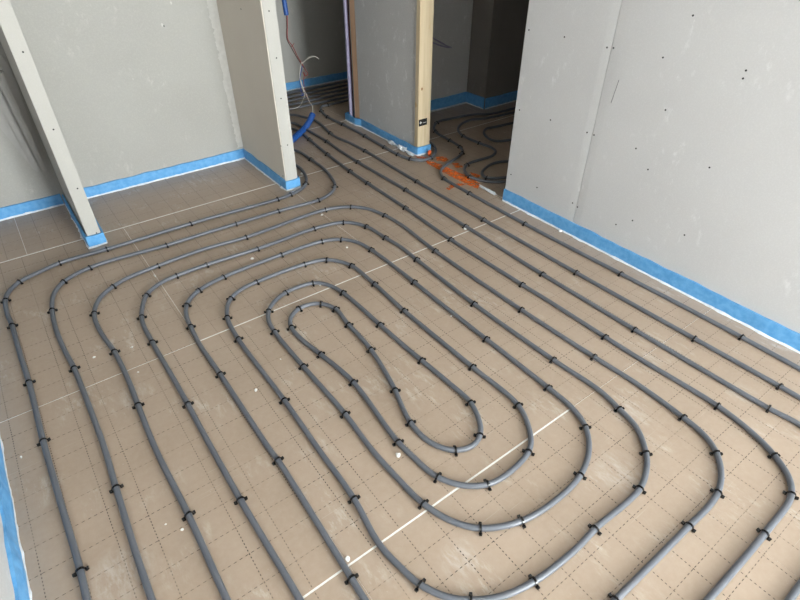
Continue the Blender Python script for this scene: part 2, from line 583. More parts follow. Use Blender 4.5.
tag(box('wall_left', (XL - .10, XL, -3.4, 3.635, 0, CEIL), M_BOARD),
    'grey wall at the lower left edge behind the loose blue foam strip', 'wall', kind='structure')
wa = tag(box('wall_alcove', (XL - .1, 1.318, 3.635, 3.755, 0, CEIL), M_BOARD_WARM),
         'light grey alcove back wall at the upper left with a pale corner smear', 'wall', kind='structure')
XS0, XS1 = .141, .208
ws = tag(box('wall_stub', (XS0, XS1, 3.0, 3.635, 0, CEIL), M_CREAM, None, .002),
         'slim pale wall stub standing in the blue foam at the upper left', 'wall', kind='structure')
screws(ws, [(23, 52), (53.5, 129.5), (77.5, 188.5), (96.5, 233)], Y=3.0, ax='-Y')
XP0, XP1 = 1.318, 1.394
wp = tag(box('wall_partition', (XP0, XP1, 2.98, 3.755, 0, CEIL), M_CREAM, None, .002),
         'partition wall with a bright end face between the alcove and the corridor', 'wall', kind='structure')
pf = box('plasterboard', (XP0 - .006, XP0, 2.985, 3.634, 0, CEIL), M_BOUNCE_TINT, wp)
screws(wp, [(269, 11), (276.5, 58), (281, 98.5), (287.5, 145)], Y=2.98, ax='-Y')
screws(pf, [(241, 9), (283, 176), (281, 146)], X=XP0 - .006)

# joint compound smeared into the alcove corner
bm = bmesh.new()
prev = None
for i, z in enumerate(np.linspace(.085, CEIL, 240)):
    w = .040 + .022 * noise.noise(Vector((0, 0, z * 9))) + .016 * noise.noise(Vector((3, 0, z * 55))) + .022 * min(1, z / 1.1)
    y = 3.635 - .0012
    a = [bm.verts.new(p) for p in ((XP0 - .007, y - .001, z), (XP0 - .007 - w * .8, y, z), (XP0 - .007 - w, y + .0014, z), (XP0 - .007, y + .0016, z))]
    if prev:
        for k in range(4):
            bm.faces.new((prev[k], prev[(k + 1) % 4], a[(k + 1) % 4], a[k]))
    else:
        bm.faces.new(a)
    prev = a
bm.faces.new(prev[::-1])
link('joint_filler', mesh_of('joint_filler', bm, M_FILL), wa)
# little holes and dabs on the alcove wall
for px, py, rr, mt in ((162, 25, .007, M_FILL), (171, 3, .006, M_FILL), (133, 79, .003, M_FILL), (164, 26, .0035, M_SCREW)):
    p = at(px, py, Y=3.6345)
    bm = bmesh.new()
    bmesh.ops.create_icosphere(bm, subdivisions=2, radius=rr, matrix=Matrix.Translation(p) @ Matrix.Diagonal((1, .12, 1.4, 1)))
    link('filler_dab' if mt is M_FILL else 'screw', mesh_of('filler_dab', bm, mt, True), wa)

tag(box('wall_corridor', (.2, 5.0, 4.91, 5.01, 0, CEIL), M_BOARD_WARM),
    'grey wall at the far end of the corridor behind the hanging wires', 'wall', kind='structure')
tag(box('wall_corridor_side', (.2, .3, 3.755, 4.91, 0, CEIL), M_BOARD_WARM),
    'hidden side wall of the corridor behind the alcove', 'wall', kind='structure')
tag(box('wall_doorway_back', (XM + .09, 3.44, 3.62, 3.70, 0, CEIL), M_BOARD_MID),
    'dim grey wall seen through the doorway beside the timber jamb', 'wall', kind='structure')
wj = tag(box('wall_doorway_jog', (3.44, 3.56, 3.385, 3.70, 0, CEIL), M_DARKENED),
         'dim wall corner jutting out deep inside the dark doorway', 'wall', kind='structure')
tag(box('wall_doorway_far', (3.56, 5.0, 3.40, 3.50, 0, CEIL), M_DARKENED),
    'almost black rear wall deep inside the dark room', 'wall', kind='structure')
tag(box('wall_darkroom_side', (4.9, 5.0, .4, 4.91, 0, CEIL), M_DARKENED), 'unlit far side wall of the dark rooms', 'wall', kind='structure')
tag(box('wall_darkroom_near', (XR + .1, 4.9, .4, .5, 0, CEIL), M_DARKENED), 'unlit near wall of the dark room', 'wall', kind='structure')
tag(box('trim_1', (XR, XR + .10, 2.05, 2.924, 2.12, CEIL), M_BOARD), 'unseen lintel board added above the doorway to darken the room beyond', 'lintel', kind='structure')  # header out of view, added to keep light out of the room beyond
tag(box('trim_2', (XM, XM + .09, 3.86, 4.909, 2.12, CEIL), M_BOARD_MID), 'lintel board above the dark corridor opening', 'lintel', kind='structure')
tag(box('ceiling', (-.6, 5.1, -3.5, 5.1, CEIL, CEIL + .1), M_CEIL), 'plain pale ceiling above the room', 'ceiling', kind='structure')

bm = bmesh.new()
for b in ((XL - .1, WIN[0], WALL_Y - .10, WALL_Y, 0, CEIL), (WIN[1], XR + .1, WALL_Y - .10, WALL_Y, 0, CEIL),
          (WIN[0], WIN[1], WALL_Y - .10, WALL_Y, WIN[3], CEIL), (WIN[0], WIN[1], WALL_Y - .10, WALL_Y, 0, WIN[2])):
    add_box(bm, *b)
tag(link('wall_window', mesh_of('wall_window', bm, M_BOARD)), 'grey wall with the balcony door behind the photographer', 'wall', kind='structure')
bm = bmesh.new()
x0, x1, z0, z1 = WIN
xm = (x0 + x1) / 2
for b in ((x0, x0 + .06, z0, z1), (x1 - .06, x1, z0, z1), (x0 + .06, x1 - .06, z0, z0 + .06), (x0 + .06, x1 - .06, z1 - .06, z1), (xm - .05, xm + .05, z0 + .06, z1 - .06)):
    add_box(bm, b[0], b[1], WALL_Y - .08, WALL_Y - .02, b[2], b[3])
wn = tag(link('window_1', mesh_of('window_1', bm, M_FRAMEWHITE)), 'white framed balcony window behind the photographer', 'window', kind='structure')
for a, b in ((x0 + .06, xm - .05), (xm + .05, x1 - .06)):
    box('pane', (a, b, WALL_Y - .055, WALL_Y - .045, z0 + .06, z1 - .06), M_GLASS, wn)


# ------------------------------------------------------------------ blue edge foam and its white film
def edge_strip(name, path, h, label, t=.008, bulge=.004, hn=.006, film=True, seed=0, gap=.002, fw=1.0):
    """foam band standing along a polyline; the wall is on the left-hand side of the walking direction"""
    P = []
    for (a, b) in zip(path, path[1:]):
        a, b = np.array(a), np.array(b)
        n = max(2, int(np.linalg.norm(b - a) / .02))
        for k in range(n):
            P.append(a + (b - a) * k / n)
    P.append(np.array(path[-1]))
    P = np.array(P, float)
    T = np.gradient(P, axis=0)
    T /= np.linalg.norm(T, axis=1)[:, None]
    Nn = np.stack([T[:, 1], -T[:, 0]], axis=1)          # to the right: away from the wall
    bm = bmesh.new()
    prev = None
    base = []
    for i in range(len(P)):
        q = Vector((P[i][0] * 7, P[i][1] * 7, seed))
        w = bulge * (0.5 + 0.9 * noise.noise(q)) + bulge * .3 * noise.noise(q * 5)
        w = max(w, 0.0)
        hh = h + hn * noise.noise(q * 1.7 + Vector((5, 0, 0)))
        prof = [(gap + w * .3, 0), (gap + t + w * .3, 0), (gap + t + w * 1.0, hh * .45), (gap + t + w * .55, hh), (gap + w * .08, hh), (gap + w * .4, hh * .45)]
        base.append(gap + t + w * .3)
        ring = [bm.verts.new((P[i][0] + Nn[i][0] * o, P[i][1] + Nn[i][1] * o, z)) for o, z in prof]
        if prev:
            n = len(ring)
            for k in range(n):
                bm.faces.new((prev[k], prev[(k + 1) % n], ring[(k + 1) % n], ring[k]))
        else:
            bm.faces.new(ring)
        prev = ring
    bm.faces.new(prev[::-1])
    o = tag(link(name, mesh_of(name, bm, M_BLUE, False)), label, 'foam strip', kind='structure')
    if film:
        bm = bmesh.new()
        prev = None
        for i in range(len(P)):
            q = Vector((P[i][0] * 16, P[i][1] * 16, seed + 9))
            w = .004 + .010 * max(0, noise.noise(q)) + .008 * max(0, noise.noise(q * 3))
            w *= fw
            zt = .004 + .006 * max(0, noise.noise(q * 2))
            prof = [(base[i] + .0005, .0004), (base[i] + w, .0004), (base[i] + w * .8, .0024), (base[i] + .0005, zt + .004)]
            ring = [bm.verts.new((P[i][0] + Nn[i][0] * a, P[i][1] + Nn[i][1] * a, z)) for a, z in prof]
            if prev:
                for k in range(4):
                    bm.faces.new((prev[k], prev[(k + 1) % 4], ring[(k + 1) % 4], ring[k]))
            else:
                bm.faces.new(ring)
            prev = ring
        bm.faces.new(prev[::-1])
        link('film_skirt', mesh_of('film_skirt', bm, M_FILM, False), o)
    return o


edge_strip('baseboard_right', [(XR, 2.048), (XR, -3.39)], .078, 'blue foam edge strip along the foot of the right wall', seed=1)
edge_strip('baseboard_left', [(XL, -3.39), (XL, 3.62)], .092, 'loose buckled blue foam strip at the lower left edge', t=.007, bulge=.009, hn=.012, seed=2, gap=0.0, fw=.45)
edge_strip('baseboard_alcove', [(XL + .03, 3.635), (XS0 - .022, 3.635)], .072, 'blue foam strip on the alcove wall left of the slim stub', seed=3)
edge_strip('baseboard_alcove_right', [(XS1 + .02, 3.635), (XP0 - .006, 3.635), (XP0 - .006, 3.06)], .070,
           'blue foam strip across the alcove wall and round its corner', seed=4)
edge_strip('baseboard_stub', [(XS0 - .004, 3.62), (XS0 - .004, 2.996), (XS1 + .003, 2.996), (XS1 + .003, 3.62)], .068,
           'blue foam wrapped round the foot of the slim stub', bulge=.008, seed=5)
edge_strip('baseboard_partition', [(XP0 - .006, 3.045), (XP0 - .006, 2.978), (XP1 + .002, 2.978), (XP1 + .002, 3.75)], .066,
           'blue foam wrapped round the foot of the bright partition end', seed=6)
edge_strip('baseboard_middle', [(XM + .085, 3.872), (XM - .024, 3.872), (XM - .024, 3.72), (XM - .004, 3.66), (2.333, 2.955), (2.333, 2.922), (2.447, 2.922)], .060,
           'blue foam strip along the foot of the short middle wall', seed=7)
edge_strip('baseboard_corridor', [(.32, 4.91), (4.88, 4.91)], .074, 'blue foam strip on the far corridor wall', seed=8)
edge_strip('baseboard_doorway', [(XM + .10, 3.62), (3.44, 3.62), (3.44, 3.385)], .095,
           'dim blue foam strip inside the doorway beside the timber jamb', seed=9)
edge_strip('baseboard_doorway_far', [(3.445, 3.385), (3.56, 3.385), (4.88, 3.385)], .09, 'blackish blue foam strip deep in the dark room', seed=10)

# ------------------------------------------------------------------ heating pipes
PR = .0098


def w(x, y):
    return ('w', x, y)


def floor_path(items, step=.012, k=3):
    P = []
    for it in items:
        if it[0] == 'w':
            P.append((it[1], it[2]))
        else:
            p = at(it[0], it[1], Z=PR)
            P.append((p.x, p.y))
    return smooth_path(catmull(P, step), k)


PATHS = {}


def pipe(key, items, label, group='grey heating pipes on the floor', n=10, k=1):
    A = floor_path(items, k=k)
    PATHS[key] = A
    pts = [Vector((x, y, PR + .0004 + .0006 * (1 + noise.noise(Vector((x * 6, y * 6, 0)))))) for x, y in A]
    return tag(tube_obj('heating_pipe', pts, PR, M_PIPE, None, n), label, 'pipe', group)


pipe('A', [w(.9, 4.08), w(1.5, 4.05), (292, 129), (304, 135), (309, 139), (327, 154), (349, 170.5), (366, 182), (404, 207), (450, 239), (521, 284), (547, 300),
           (605, 337), (640, 359), (716, 405), (750, 431), (773, 454), (788.5, 477), (791, 496), (765, 533), (708, 600), w(.70, .036), w(.42, .06), w(.24, .17), w(.174, .42),
           (300, 600), (240, 499), (200, 427), (186, 401), (172.5, 377), (152.5, 342.5), (142.5, 322), (142, 310), (147.5, 294), (162.5, 282), (177.5, 275.5),
           (208, 264.5), (259, 248.5), (315, 228.5), (343, 222.5), (365, 226), (384, 237), (400, 246.5), (416, 259), (474, 304), (552, 359), (600, 391), (617, 407),
           (636, 427), (645, 449), (647, 465), (641, 487), (625, 504), (597, 527), (575, 550), (535, 581), (500, 597), (469, 600.5), (446, 597), (419, 584),
           (400, 567), (379, 544), (354, 499), (319, 450), (284, 400), (237, 337), (227, 316), (230.5, 299), (243, 288.5), (258, 281.5), (304, 264.5),
           (326, 260), (349, 264.5), (372, 282), (402, 309), (471, 366), (517, 404), (528, 425), (530.5, 447), (517, 466), (491, 483.5), (467, 486), (437, 477), (411, 455),
           (397, 441), (352, 381), (320, 354), (301, 339), (291, 327), (291, 317), (301, 307.5), (318, 303.5), (335, 308.5), (347, 323), (370, 348.5), (394, 388), (400, 402),
           (410, 422), (424, 438), (437, 446), (456, 450.5), (474, 445), (480.5, 433), (479, 420), (470, 402), (450, 384), (421, 360), (400, 342.5), (379, 324), (352, 300), (341, 291.5),
           (328, 285), (314, 283), (287, 292), (275, 301), (269, 310), (268.5, 320), (274, 331), (302, 365), (345, 414), (372, 450), (400, 481), (421, 502), (450, 520.5), (481, 528.5),
           (522, 521), (560, 497), (581, 474), (589, 450), (585, 426), (571, 407), (547, 387), (486, 339), (435, 299), (414, 282), (400, 271), (370, 249), (356, 242), (340, 239.5),
           (322, 241.5), (281, 255), (224, 277), (201, 289), (190, 299), (186, 308), (187, 318), (191, 327.5), (200, 345), (220, 374), (270, 450), (279, 462), (350, 576), (365, 600),
           w(.318, .47), w(.345, .32), w(.44, .21), w(.62, .185), (618, 597.5), (689, 526), (709, 506), (718.5, 491), (721, 472), (715, 450), (702, 433), (681, 416), (637, 384),
           (594, 357), (520, 309), (434, 250), (400, 224), (384, 215), (368, 209), (350, 207), (325, 210), (247, 237), (200, 250.5), (159, 265.5), (128, 278), (114, 286), (100, 298), (94.5, 311),
           (95.5, 321), (102.5, 335), (114, 351), (127.5, 378), (138, 405), (156, 450), (188, 514), (227, 600), w(.016, .5), w(.018, .18), w(.06, .0), w(.2, -.09), w(.5, -.104), w(1.0, -.104),
           (795, 592), w(1.55, -.10), w(1.74, -.05), w(1.87, .06), (800, 425), (769, 408.5), (635, 330), (585, 300), (542, 274), (465, 226), (406, 190), (357, 161.5), (339, 150), (327, 141.5),
           (308, 130.5), (300, 126), (292, 123), w(1.5, 4.17), w(.9, 4.2)],
     'long grey pipe wound into the nested loops that fill the middle of the floor')
pipe('B', [w(.9, 3.95), w(1.3, 3.87), w(1.5, 3.69), (295, 150.5), (311, 159.5), (324, 169), (332, 178.5), (335, 186), (331, 193), (319, 200), (279, 211), (237.5, 223.5), (200, 235), (166, 245.5),
           (124, 257), (90.5, 267.5), (66, 280), (55, 292), (52, 305), (55.5, 327.5), (64, 349), (74, 368), (86, 398), (104, 447), (116, 487.5), (135, 550), (152, 600),
           w(-.146, .6), w(-.146, .1), w(-.09, -.13), w(.07, -.24), w(.5, -.25), w(1.65, -.25), w(1.92, -.18), w(2.03, .0), (800, 398), (779, 386), (695, 339), (625, 300), (575, 272), (484, 220),
           (416, 181), (388, 164.5), (364.5, 150.5), (350, 143), (336, 137), (329, 132), (324, 127), (314, 120), (303, 117), (292, 115), w(1.6, 4.33), w(.9, 4.34)],
     'grey pipe running inside the outermost one, second from the left edge')
pipe('C', [w(.9, 3.83), w(1.3, 3.81), w(1.44, 3.68), w(1.47, 3.5), (297, 166), (303.5, 172), (306.5, 180), (303, 188), (291, 194.5), (279, 199), (200, 221), (108, 249), (60, 263), (41, 271.5),
           (19.5, 282), (8, 293), (5.5, 302), (7.5, 314), (12, 325), (21, 357), (29, 382), (43, 440), (60, 500), (80.5, 571), (87, 600), w(-.29, .6), w(-.29, 0), w(-.24, -.23),
           w(-.08, -.37), w(.3, -.40), w(1.8, -.40), w(2.07, -.33), w(2.2, -.1), (800, 369), (741, 337), (671, 300), (621, 274), (525, 224), (469, 193), (452, 183.5), (443, 177.5), (441, 170),
           (448, 163.5), (458, 157), (462.5, 152), (459.5, 146.5), (449, 140), (437, 133), (434, 127), (439, 121.5), (452, 118.5), (475, 114.5), (490, 114), w(4.0, 3.22)],
     'outermost grey pipe, leftmost in the photo, passing close to the right wall')
pipe('D', [w(4.5, 4.284), (345, 101), (329, 105), (322.5, 106), (321, 110), (327, 116.5), (342, 124), (350, 128), (364, 135.5), (384, 147), (398, 154.5), (410, 159), (418, 160.5), (427, 159.5),
           (434, 155), (435.5, 149), (431, 143.5), w(2.54, 3.3), w(2.56, 3.48)],
     'grey pipe hugging the foot of the short middle wall and jamb')
pipe('E', [w(3.6, 1.75), w(3.0, 1.98), (492, 182), (479, 180), (469, 176.5), (464.5, 170), (468, 164), (481, 159.5), (492, 156), (495.5, 151), (490, 147), (479, 143), (462.5, 135.5),
           (458, 129), (463, 123), (471, 120), (485, 118.5), w(4.1, 3.1)],
     'dim wavy pipe in the middle of the dark doorway', 'pipes in the dark doorway')
pipe('F', [w(3.9, 1.95), w(3.1, 2.08), (487, 178), (482, 173.5), (485, 168.5), (495, 163), w(2.95, 2.36), w(3.6, 2.40)],
     'dim pipe bend in the dark doorway nearest the right wall', 'pipes in the dark doorway')
pipe('G', [w(4.2, 2.9), (495, 127), (487, 128.5), (484, 133.5), (495, 141), w(3.4, 2.66), w(4.0, 2.60)],
     'barely lit pipe bend deep inside the dark doorway', 'pipes in the dark doorway')
for i, y in enumerate((4.80, 4.69, 4.585, 4.48, 4.375)):
    pipe('H%d' % i, [w(.42, y), w(1.5, y + .01), w(2.3, y), w(3.2, y - .006), w(4.7, y)],
         'straight pipe crossing the far end of the corridor, %s from its back wall' % ('first', 'second', 'third', 'fourth', 'fifth')[i],
         'pipes across the corridor end', 8)


# ------------------------------------------------------------------ clips
def clip_mesh():
    """black staple clip: band arched over the pipe, flared barbed feet on both sides, small ridge on top"""
    bm = bmesh.new()
    ri, ro, hw = PR + .0012, PR + .0036, .0031
    cz = PR + .0008
    prof_i, prof_o = [], []
    for k in range(11):
        a = math.pi * k / 10
        prof_i.append((math.cos(a) * ri, cz + math.sin(a) * ri))
        prof_o.append((math.cos(a) * ro, cz + math.sin(a) * ro))
    prof_i = [(ri, .0006)] + prof_i + [(-ri, .0006)]
    prof_o = [(ro, .0006)] + prof_o + [(-ro, .0006)]
    rows_ = []
    for s in (-hw, hw):
        rows_.append(([bm.verts.new((s, a, b)) for a, b in prof_i], [bm.verts.new((s, a, b)) for a, b in prof_o]))
    (i0, o0), (i1, o1) = rows_
    n = len(i0)
    for k in range(n - 1):
        bm.faces.new((o0[k], o0[k + 1], o1[k + 1], o1[k]))
        bm.faces.new((i0[k], i1[k], i1[k + 1], i0[k + 1]))
        bm.faces.new((i0[k], i0[k + 1], o0[k + 1], o0[k]))
        bm.faces.new((i1[k], o1[k], o1[k + 1], i1[k + 1]))
    for k in (0, n - 1):
        bm.faces.new((i0[k], o0[k], o1[k], i1[k]))
    add_box(bm, -.0012, .0012, -.006, .006, PR * 2 + .0042, PR * 2 + .0058)
    for s in (-1, 1):                      # flared wing on each foot, tip raised
        y0, y1 = s * (ro - .0004), s * (ro + .0082)
        v = [bm.verts.new(p) for p in ((-.0052, y0, .0010), (.0052, y0, .0010), (.0052, y0, .0085), (-.0052, y0, .0085),
                                       (-.0042, y1, .0035), (.0042, y1, .0035), (.0042, y1, .0100), (-.0042, y1, .0100))]
        for f in ((0, 1, 2, 3), (4, 5, 6, 7), (0, 1, 5, 4), (1, 2, 6, 5), (2, 3, 7, 6), (3, 0, 4, 7)):
            bm.faces.new([v[i] for i in f])
    return mesh_of('pipe_clip', bm, M_CLIP)


CLIP_ME = clip_mesh()
ORD = ['first', 'second', 'third', 'fourth', 'fifth', 'sixth', 'seventh', 'eighth', 'ninth', 'tenth', 'eleventh', 'twelfth']


def clips(key, pix, where, start, group='black clips holding the grey pipes'):
    """pix in order; label: '<nth> black clip from <start> on <where>'"""
    A = PATHS[key]
    for i, (px, py) in enumerate(pix):
        p = at(px, py, Z=PR * 1.6)
        d = np.hypot(A[:, 0] - p.x, A[:, 1] - p.y)
        j = int(np.argmin(d))
        j = min(max(j, 2), len(A) - 3)
        t = A[j + 2] - A[j - 2]
        o = link('pipe_clip', CLIP_ME, None, (A[j][0], A[j][1], .0002))
        o.rotation_euler = (0, 0, math.atan2(t[1], t[0]) + rng.uniform(-.13, .13) + (math.pi if rng.random() < .5 else 0))
        if len(pix) == 1:
            lab = 'only black clip on %s' % where
        else:
            lab = '%s black clip %s on %s' % (ORD[i], start, where)
        tag(o, lab, 'pipe clip', group)


UPW = 'up from the bottom'
clips('C', [(80.5, 571), (43, 440), (29, 382), (12, 324), (6, 300)], 'the left run of the outermost pipe', UPW)
clips('C', [(19.5, 281), (60, 263), (108, 249), (192, 224), (279, 199), (292, 194.5), (307, 183)], 'the upper run of the outermost pipe', 'from the left')
clips('C', [(741, 337.5), (621, 274), (524.5, 223), (469, 193), (443, 178)], 'the pipe nearest the right wall', 'from the right')
clips('C', [(465, 152.5), (459.5, 146.5), (448.5, 140), (435, 131), (440, 122.5)], 'the wavy pipe beside the door jamb', 'from the front', 'clips in the dark doorway')
clips('B', [(116, 487.5), (74, 368), (53, 309.5)], 'the left run of the second pipe', UPW)
clips('B', [(66, 280.5), (90.5, 267.5), (166, 245.5), (237.5, 224), (279, 211), (319, 200), (336, 186), (309, 159.5)], 'the upper run of the second pipe', 'from the left')
clips('B', [(779, 387), (695, 339), (575, 272), (484, 219.5), (416, 181), (364.5, 150.5), (329, 132.5)], 'the second pipe from the right wall', 'from the right')
clips('A', [(188, 514), (138, 405), (114, 351), (95, 312)], 'the left run of the third pipe', UPW)
clips('A', [(114.5, 286), (159, 266), (247.5, 237.5), (326, 210.5), (350.5, 207.5), (384, 215.5)], 'the upper run of the third loop', 'from the left')
clips('A', [(434, 250), (521, 309), (594, 357.5), (682, 416), (715, 451), (717, 491), (687.5, 524), (615, 596)], 'the right side of the third loop', 'from the top')
clips('A', [(769, 409), (635, 330), (542, 274), (465, 226), (405.5, 189), (357, 162), (327, 141)], 'the third pipe from the right wall', 'from the right')
clips('A', [(764, 532), (790, 493), (772.5, 454), (716, 405), (605, 337), (521, 284), (450, 239.5), (404, 207), (367, 182.5), (349, 170.5), (327, 153.5), (309, 139)],
      'the fourth pipe from the right wall', 'from the front')
clips('A', [(240, 499), (188, 403), (152.5, 341), (142, 316)], 'the left run of the fourth pipe', UPW)
clips('A', [(147.5, 294), (177.5, 276), (208, 265.5), (259, 249), (315, 229), (343, 223), (365, 226), (384, 237)], 'the upper run of the fourth loop', 'from the left')
clips('A', [(416, 259), (474, 304), (552, 359), (617.5, 407.5), (647, 451), (641, 489), (597, 527.5), (536, 582.5), (469, 600), (419, 585)], 'the right side of the fourth loop', 'from the top')
clips('A', [(353, 576), (279, 460), (220, 374), (191, 326), (186, 305)], 'the left run of the fifth pipe', UPW)
clips('A', [(201, 290), (224, 277.5), (282, 255.5), (322.5, 242), (340, 240), (370, 250)], 'the upper run of the fifth loop', 'from the left')
clips('A', [(414, 282), (486, 339), (547.5, 387.5), (585, 427), (581, 474), (522.5, 522.5), (481, 529.5), (422, 502)], 'the right side of the fifth loop', 'from the top')
clips('A', [(354, 499), (284, 400.5), (237.5, 337.5), (227, 317)], 'the left run of the sixth pipe', UPW)
clips('A', [(230.5, 298), (258, 282), (304.5, 265), (326, 260.5), (349.5, 265), (374, 283)], 'the upper run of the sixth loop', 'from the left')
clips('A', [(404, 309), (471, 366), (517, 405), (531, 451), (490.5, 485), (438, 479), (397.5, 440)], 'the right side of the sixth loop', 'from the top')
clips('A', [(345.5, 414), (303, 365), (274.5, 330.5), (270.5, 309.5)], 'the left run of the seventh pipe', UPW)
clips('A', [(287.5, 293), (314, 283), (342, 292.5), (379, 324), (421, 360), (470, 403), (481, 435), (455, 451)], 'the right side of the seventh loop', 'from the top')
clips('A', [(352, 381), (320.5, 354), (292, 327), (301, 308.5)], 'the left side of the innermost loop', UPW)
clips('A', [(319, 304.5), (335, 309), (347.5, 324), (370, 349), (395.5, 388), (409.5, 422)], 'the right side of the innermost loop', 'from the top')
clips('D', [(328.5, 105.5), (323.5, 110), (326.5, 116.5), (342, 124), (364, 135.5), (384, 147), (398, 154), (408.5, 159.5), (431.5, 157.5)], 'the pipe along the middle wall', 'from the back')
clips('E', [(469, 176.5), (468, 164.5), (479, 143), (462.5, 135.5)], 'the wavy pipe within the dark doorway', 'from the front', 'clips in the dark doorway')
clips('F', [(487, 178)], 'the dim pipe bend inside the doorway nearest the right wall', '', 'clips in the dark doorway')

# ------------------------------------------------------------------ orange spray marks on the floor of the doorway


def paint_patch(outline, seed, grow=.006):
    """thin ragged patch of paint, outline given in photo pixels on the floor"""
    P = [at(x, y, Z=.0) for x, y in outline]
    pts = []
    for a, b in zip(P, P[1:] + P[:1]):
        n = max(2, int((b - a).length / .012))
        for k in range(n):
            q = a.lerp(b, k / n)
            pts.append(q + Vector((noise.noise(q * 40 + Vector((seed, 0, 0))), noise.noise(q * 40 + Vector((0, seed, 3))), 0)) * grow)
    bm = bmesh.new()
    lo = [bm.verts.new((q.x, q.y, .0003)) for q in pts]
    hi = [bm.verts.new((q.x, q.y, .0010)) for q in pts]
    n = len(pts)
    for k in range(n):
        bm.faces.new((lo[k], lo[(k + 1) % n], hi[(k + 1) % n], hi[k]))
    bm.faces.new(hi)
    bm.faces.new(lo[::-1])
    bmesh.ops.triangulate(bm, faces=[f for f in bm.faces if len(f.verts) > 4])
    return link('paint_patch', mesh_of('paint_patch', bm, M_SPRAY), paint_root)


paint_root = link('spray_paint_marking', None)
tag(paint_root, 'streaks of orange spray paint on the floor in the dark doorway', 'paint mark')
for i, ol in enumerate((
        [(425, 160.5), (433, 161.5), (446, 167), (453, 170), (462, 174), (472, 178), (480, 184), (478, 189), (470, 186), (460, 181), (450, 176), (440, 170.5), (428, 164)],
        [(436, 157), (445, 156.5), (449, 160), (444, 162), (437, 160.5)],
        [(452, 163.5), (458, 163), (463, 167), (456, 168.5)],
        [(470, 172), (480, 175.5), (479, 178), (472, 175.5)],
        [(452, 184), (462, 183.5), (466, 185), (455, 186.5), (449, 190), (446, 188.5)],
        [(415, 155.5), (424, 157), (430, 158), (429, 159.5), (417, 158)])):
    paint_patch(ol, i * 7)
# orange daub at the foot of the jamb
p = at(429.5, 153, Z=.02)
bm = bmesh.new()
bmesh.ops.create_icosphere(bm, subdivisions=3, radius=.020, matrix=Matrix.Translation((p.x, p.y, .021)) @ Matrix.Diagonal((.8, .55, 1.05, 1)))
for v in bm.verts:
    v.co += (v.co - Vector((p.x, p.y, .021))) * .25 * noise.noise(v.co * 60)
tag(link('orange_plug', mesh_of('orange_plug', bm, M_ORANGE, True)), 'small orange lump of plastic at the foot of the timber jamb', 'plug')

# ------------------------------------------------------------------ wires and conduits in the corridor
YC = 3.95


def wire(name, pix, r, mat, label=None, cat=None, parent=None, Y=YC, step=.012, n=7, tail=None):
    P = [at(a, b, Y=Y) for a, b in pix]
    P = [Vector((q.x, q.y + .012 * noise.noise(q * 9), max(q.z, r + .001))) for q in P]
    if tail:
        P = [Vector(t) for t in tail] + P
    A = catmull([tuple(q) for q in P], step)
    o = tube_obj(name, [Vector(a) for a in A], r, mat, parent, n)
    if label:
        tag(o, label, cat)
    return o


# upper blue conduit hanging from the ceiling with its loose wires
q0 = at(280, 0, Y=YC)
q1 = at(286.5, 15, Y=YC)
d = (q0 - q1)
top = q1 + d * ((CEIL - q1.z) / d.z)
hc = link('hanging_conduit', None, None, (q1.x, q1.y, q1.z))
tag(hc, 'blue conduit hanging into the corridor with loose red and white wires', 'conduit')
bm = bmesh.new()
ns = 220
pts = [q1.lerp(Vector((q0.x - .05, YC + .05, CEIL)), t) + Vector((.02 * math.sin(t * 5), 0, 0)) * t for t in np.linspace(0, 1, ns)]
add_tube(bm, [p - q1 for p in pts], [.0165 + .0014 * (k % 2) for k in range(ns)], 10)
link('conduit_tube', mesh_of('conduit_tube', bm, M_BLUECOND, False), hc)


def hang(name, pix, r, mat):
    o = wire(name, pix, r, mat)
    o.parent = hc
    o.matrix_parent_inverse = Matrix.Translation(-q1)
    return o


hang('brown_wire', [(286, 12), (286.5, 25), (286.5, 39), (291, 47), (296, 56), (301, 64), (304, 68)], .0030, M_BROWNWIRE)
hang('red_wire', [(287, 12), (287.3, 26), (287.4, 39), (292.5, 46), (297, 55.5), (302.5, 65), (306, 71), (308, 74), (305, 76), (303, 72)], .0030, M_REDWIRE)
hang('red_wire', [(291, 47), (293.5, 44), (294, 43)], .0020, M_REDWIRE)
hang('white_wire', [(301, 64), (305, 60.5), (311, 57), (315, 56.5), (319, 59)], .0026, M_WHITEWIRE)
hang('white_wire', [(301, 62), (300, 68), (299.5, 75), (301, 82), (303, 90), (304.5, 95), (303, 100), (301, 105), (297, 108), (290, 109)], .0022, M_WHITEWIRE)
hang('blue_wire', [(302, 66), (300.5, 73), (300, 80), (300.5, 88), (302, 93), (303.5, 95), (301, 96)], .0026, M_BLUEWIRE)
hang('white_wire', [(301, 80), (303, 88), (306, 94), (309, 101), (312, 106), (312.3, 112), (312, 117)], .0026, M_WHITEWIRE)
hang('red_wire', [(305, 72), (304, 80), (304.5, 90), (307, 97), (309.5, 101)], .0020, M_REDWIRE)

pts = [(1.55, 3.70, .0255), tuple(at(290, 141, Z=.026)), tuple(at(297, 135.5, Z=.032)), tuple(at(303.5, 129.5, Y=3.86)), tuple(at(309, 122, Y=3.90)), tuple(at(312.5, 114.5, Y=3.94))]
A = catmull(pts, .006)
bm = bmesh.new()
add_tube(bm, [Vector(a) for a in A], [.0225 + .0022 * (k % 2) for k in range(len(A))], 12)
lc = tag(link('floor_conduit', mesh_of('floor_conduit', bm, M_BLUECOND, False)), 'ribbed blue conduit bending up from the corridor floor', 'conduit')

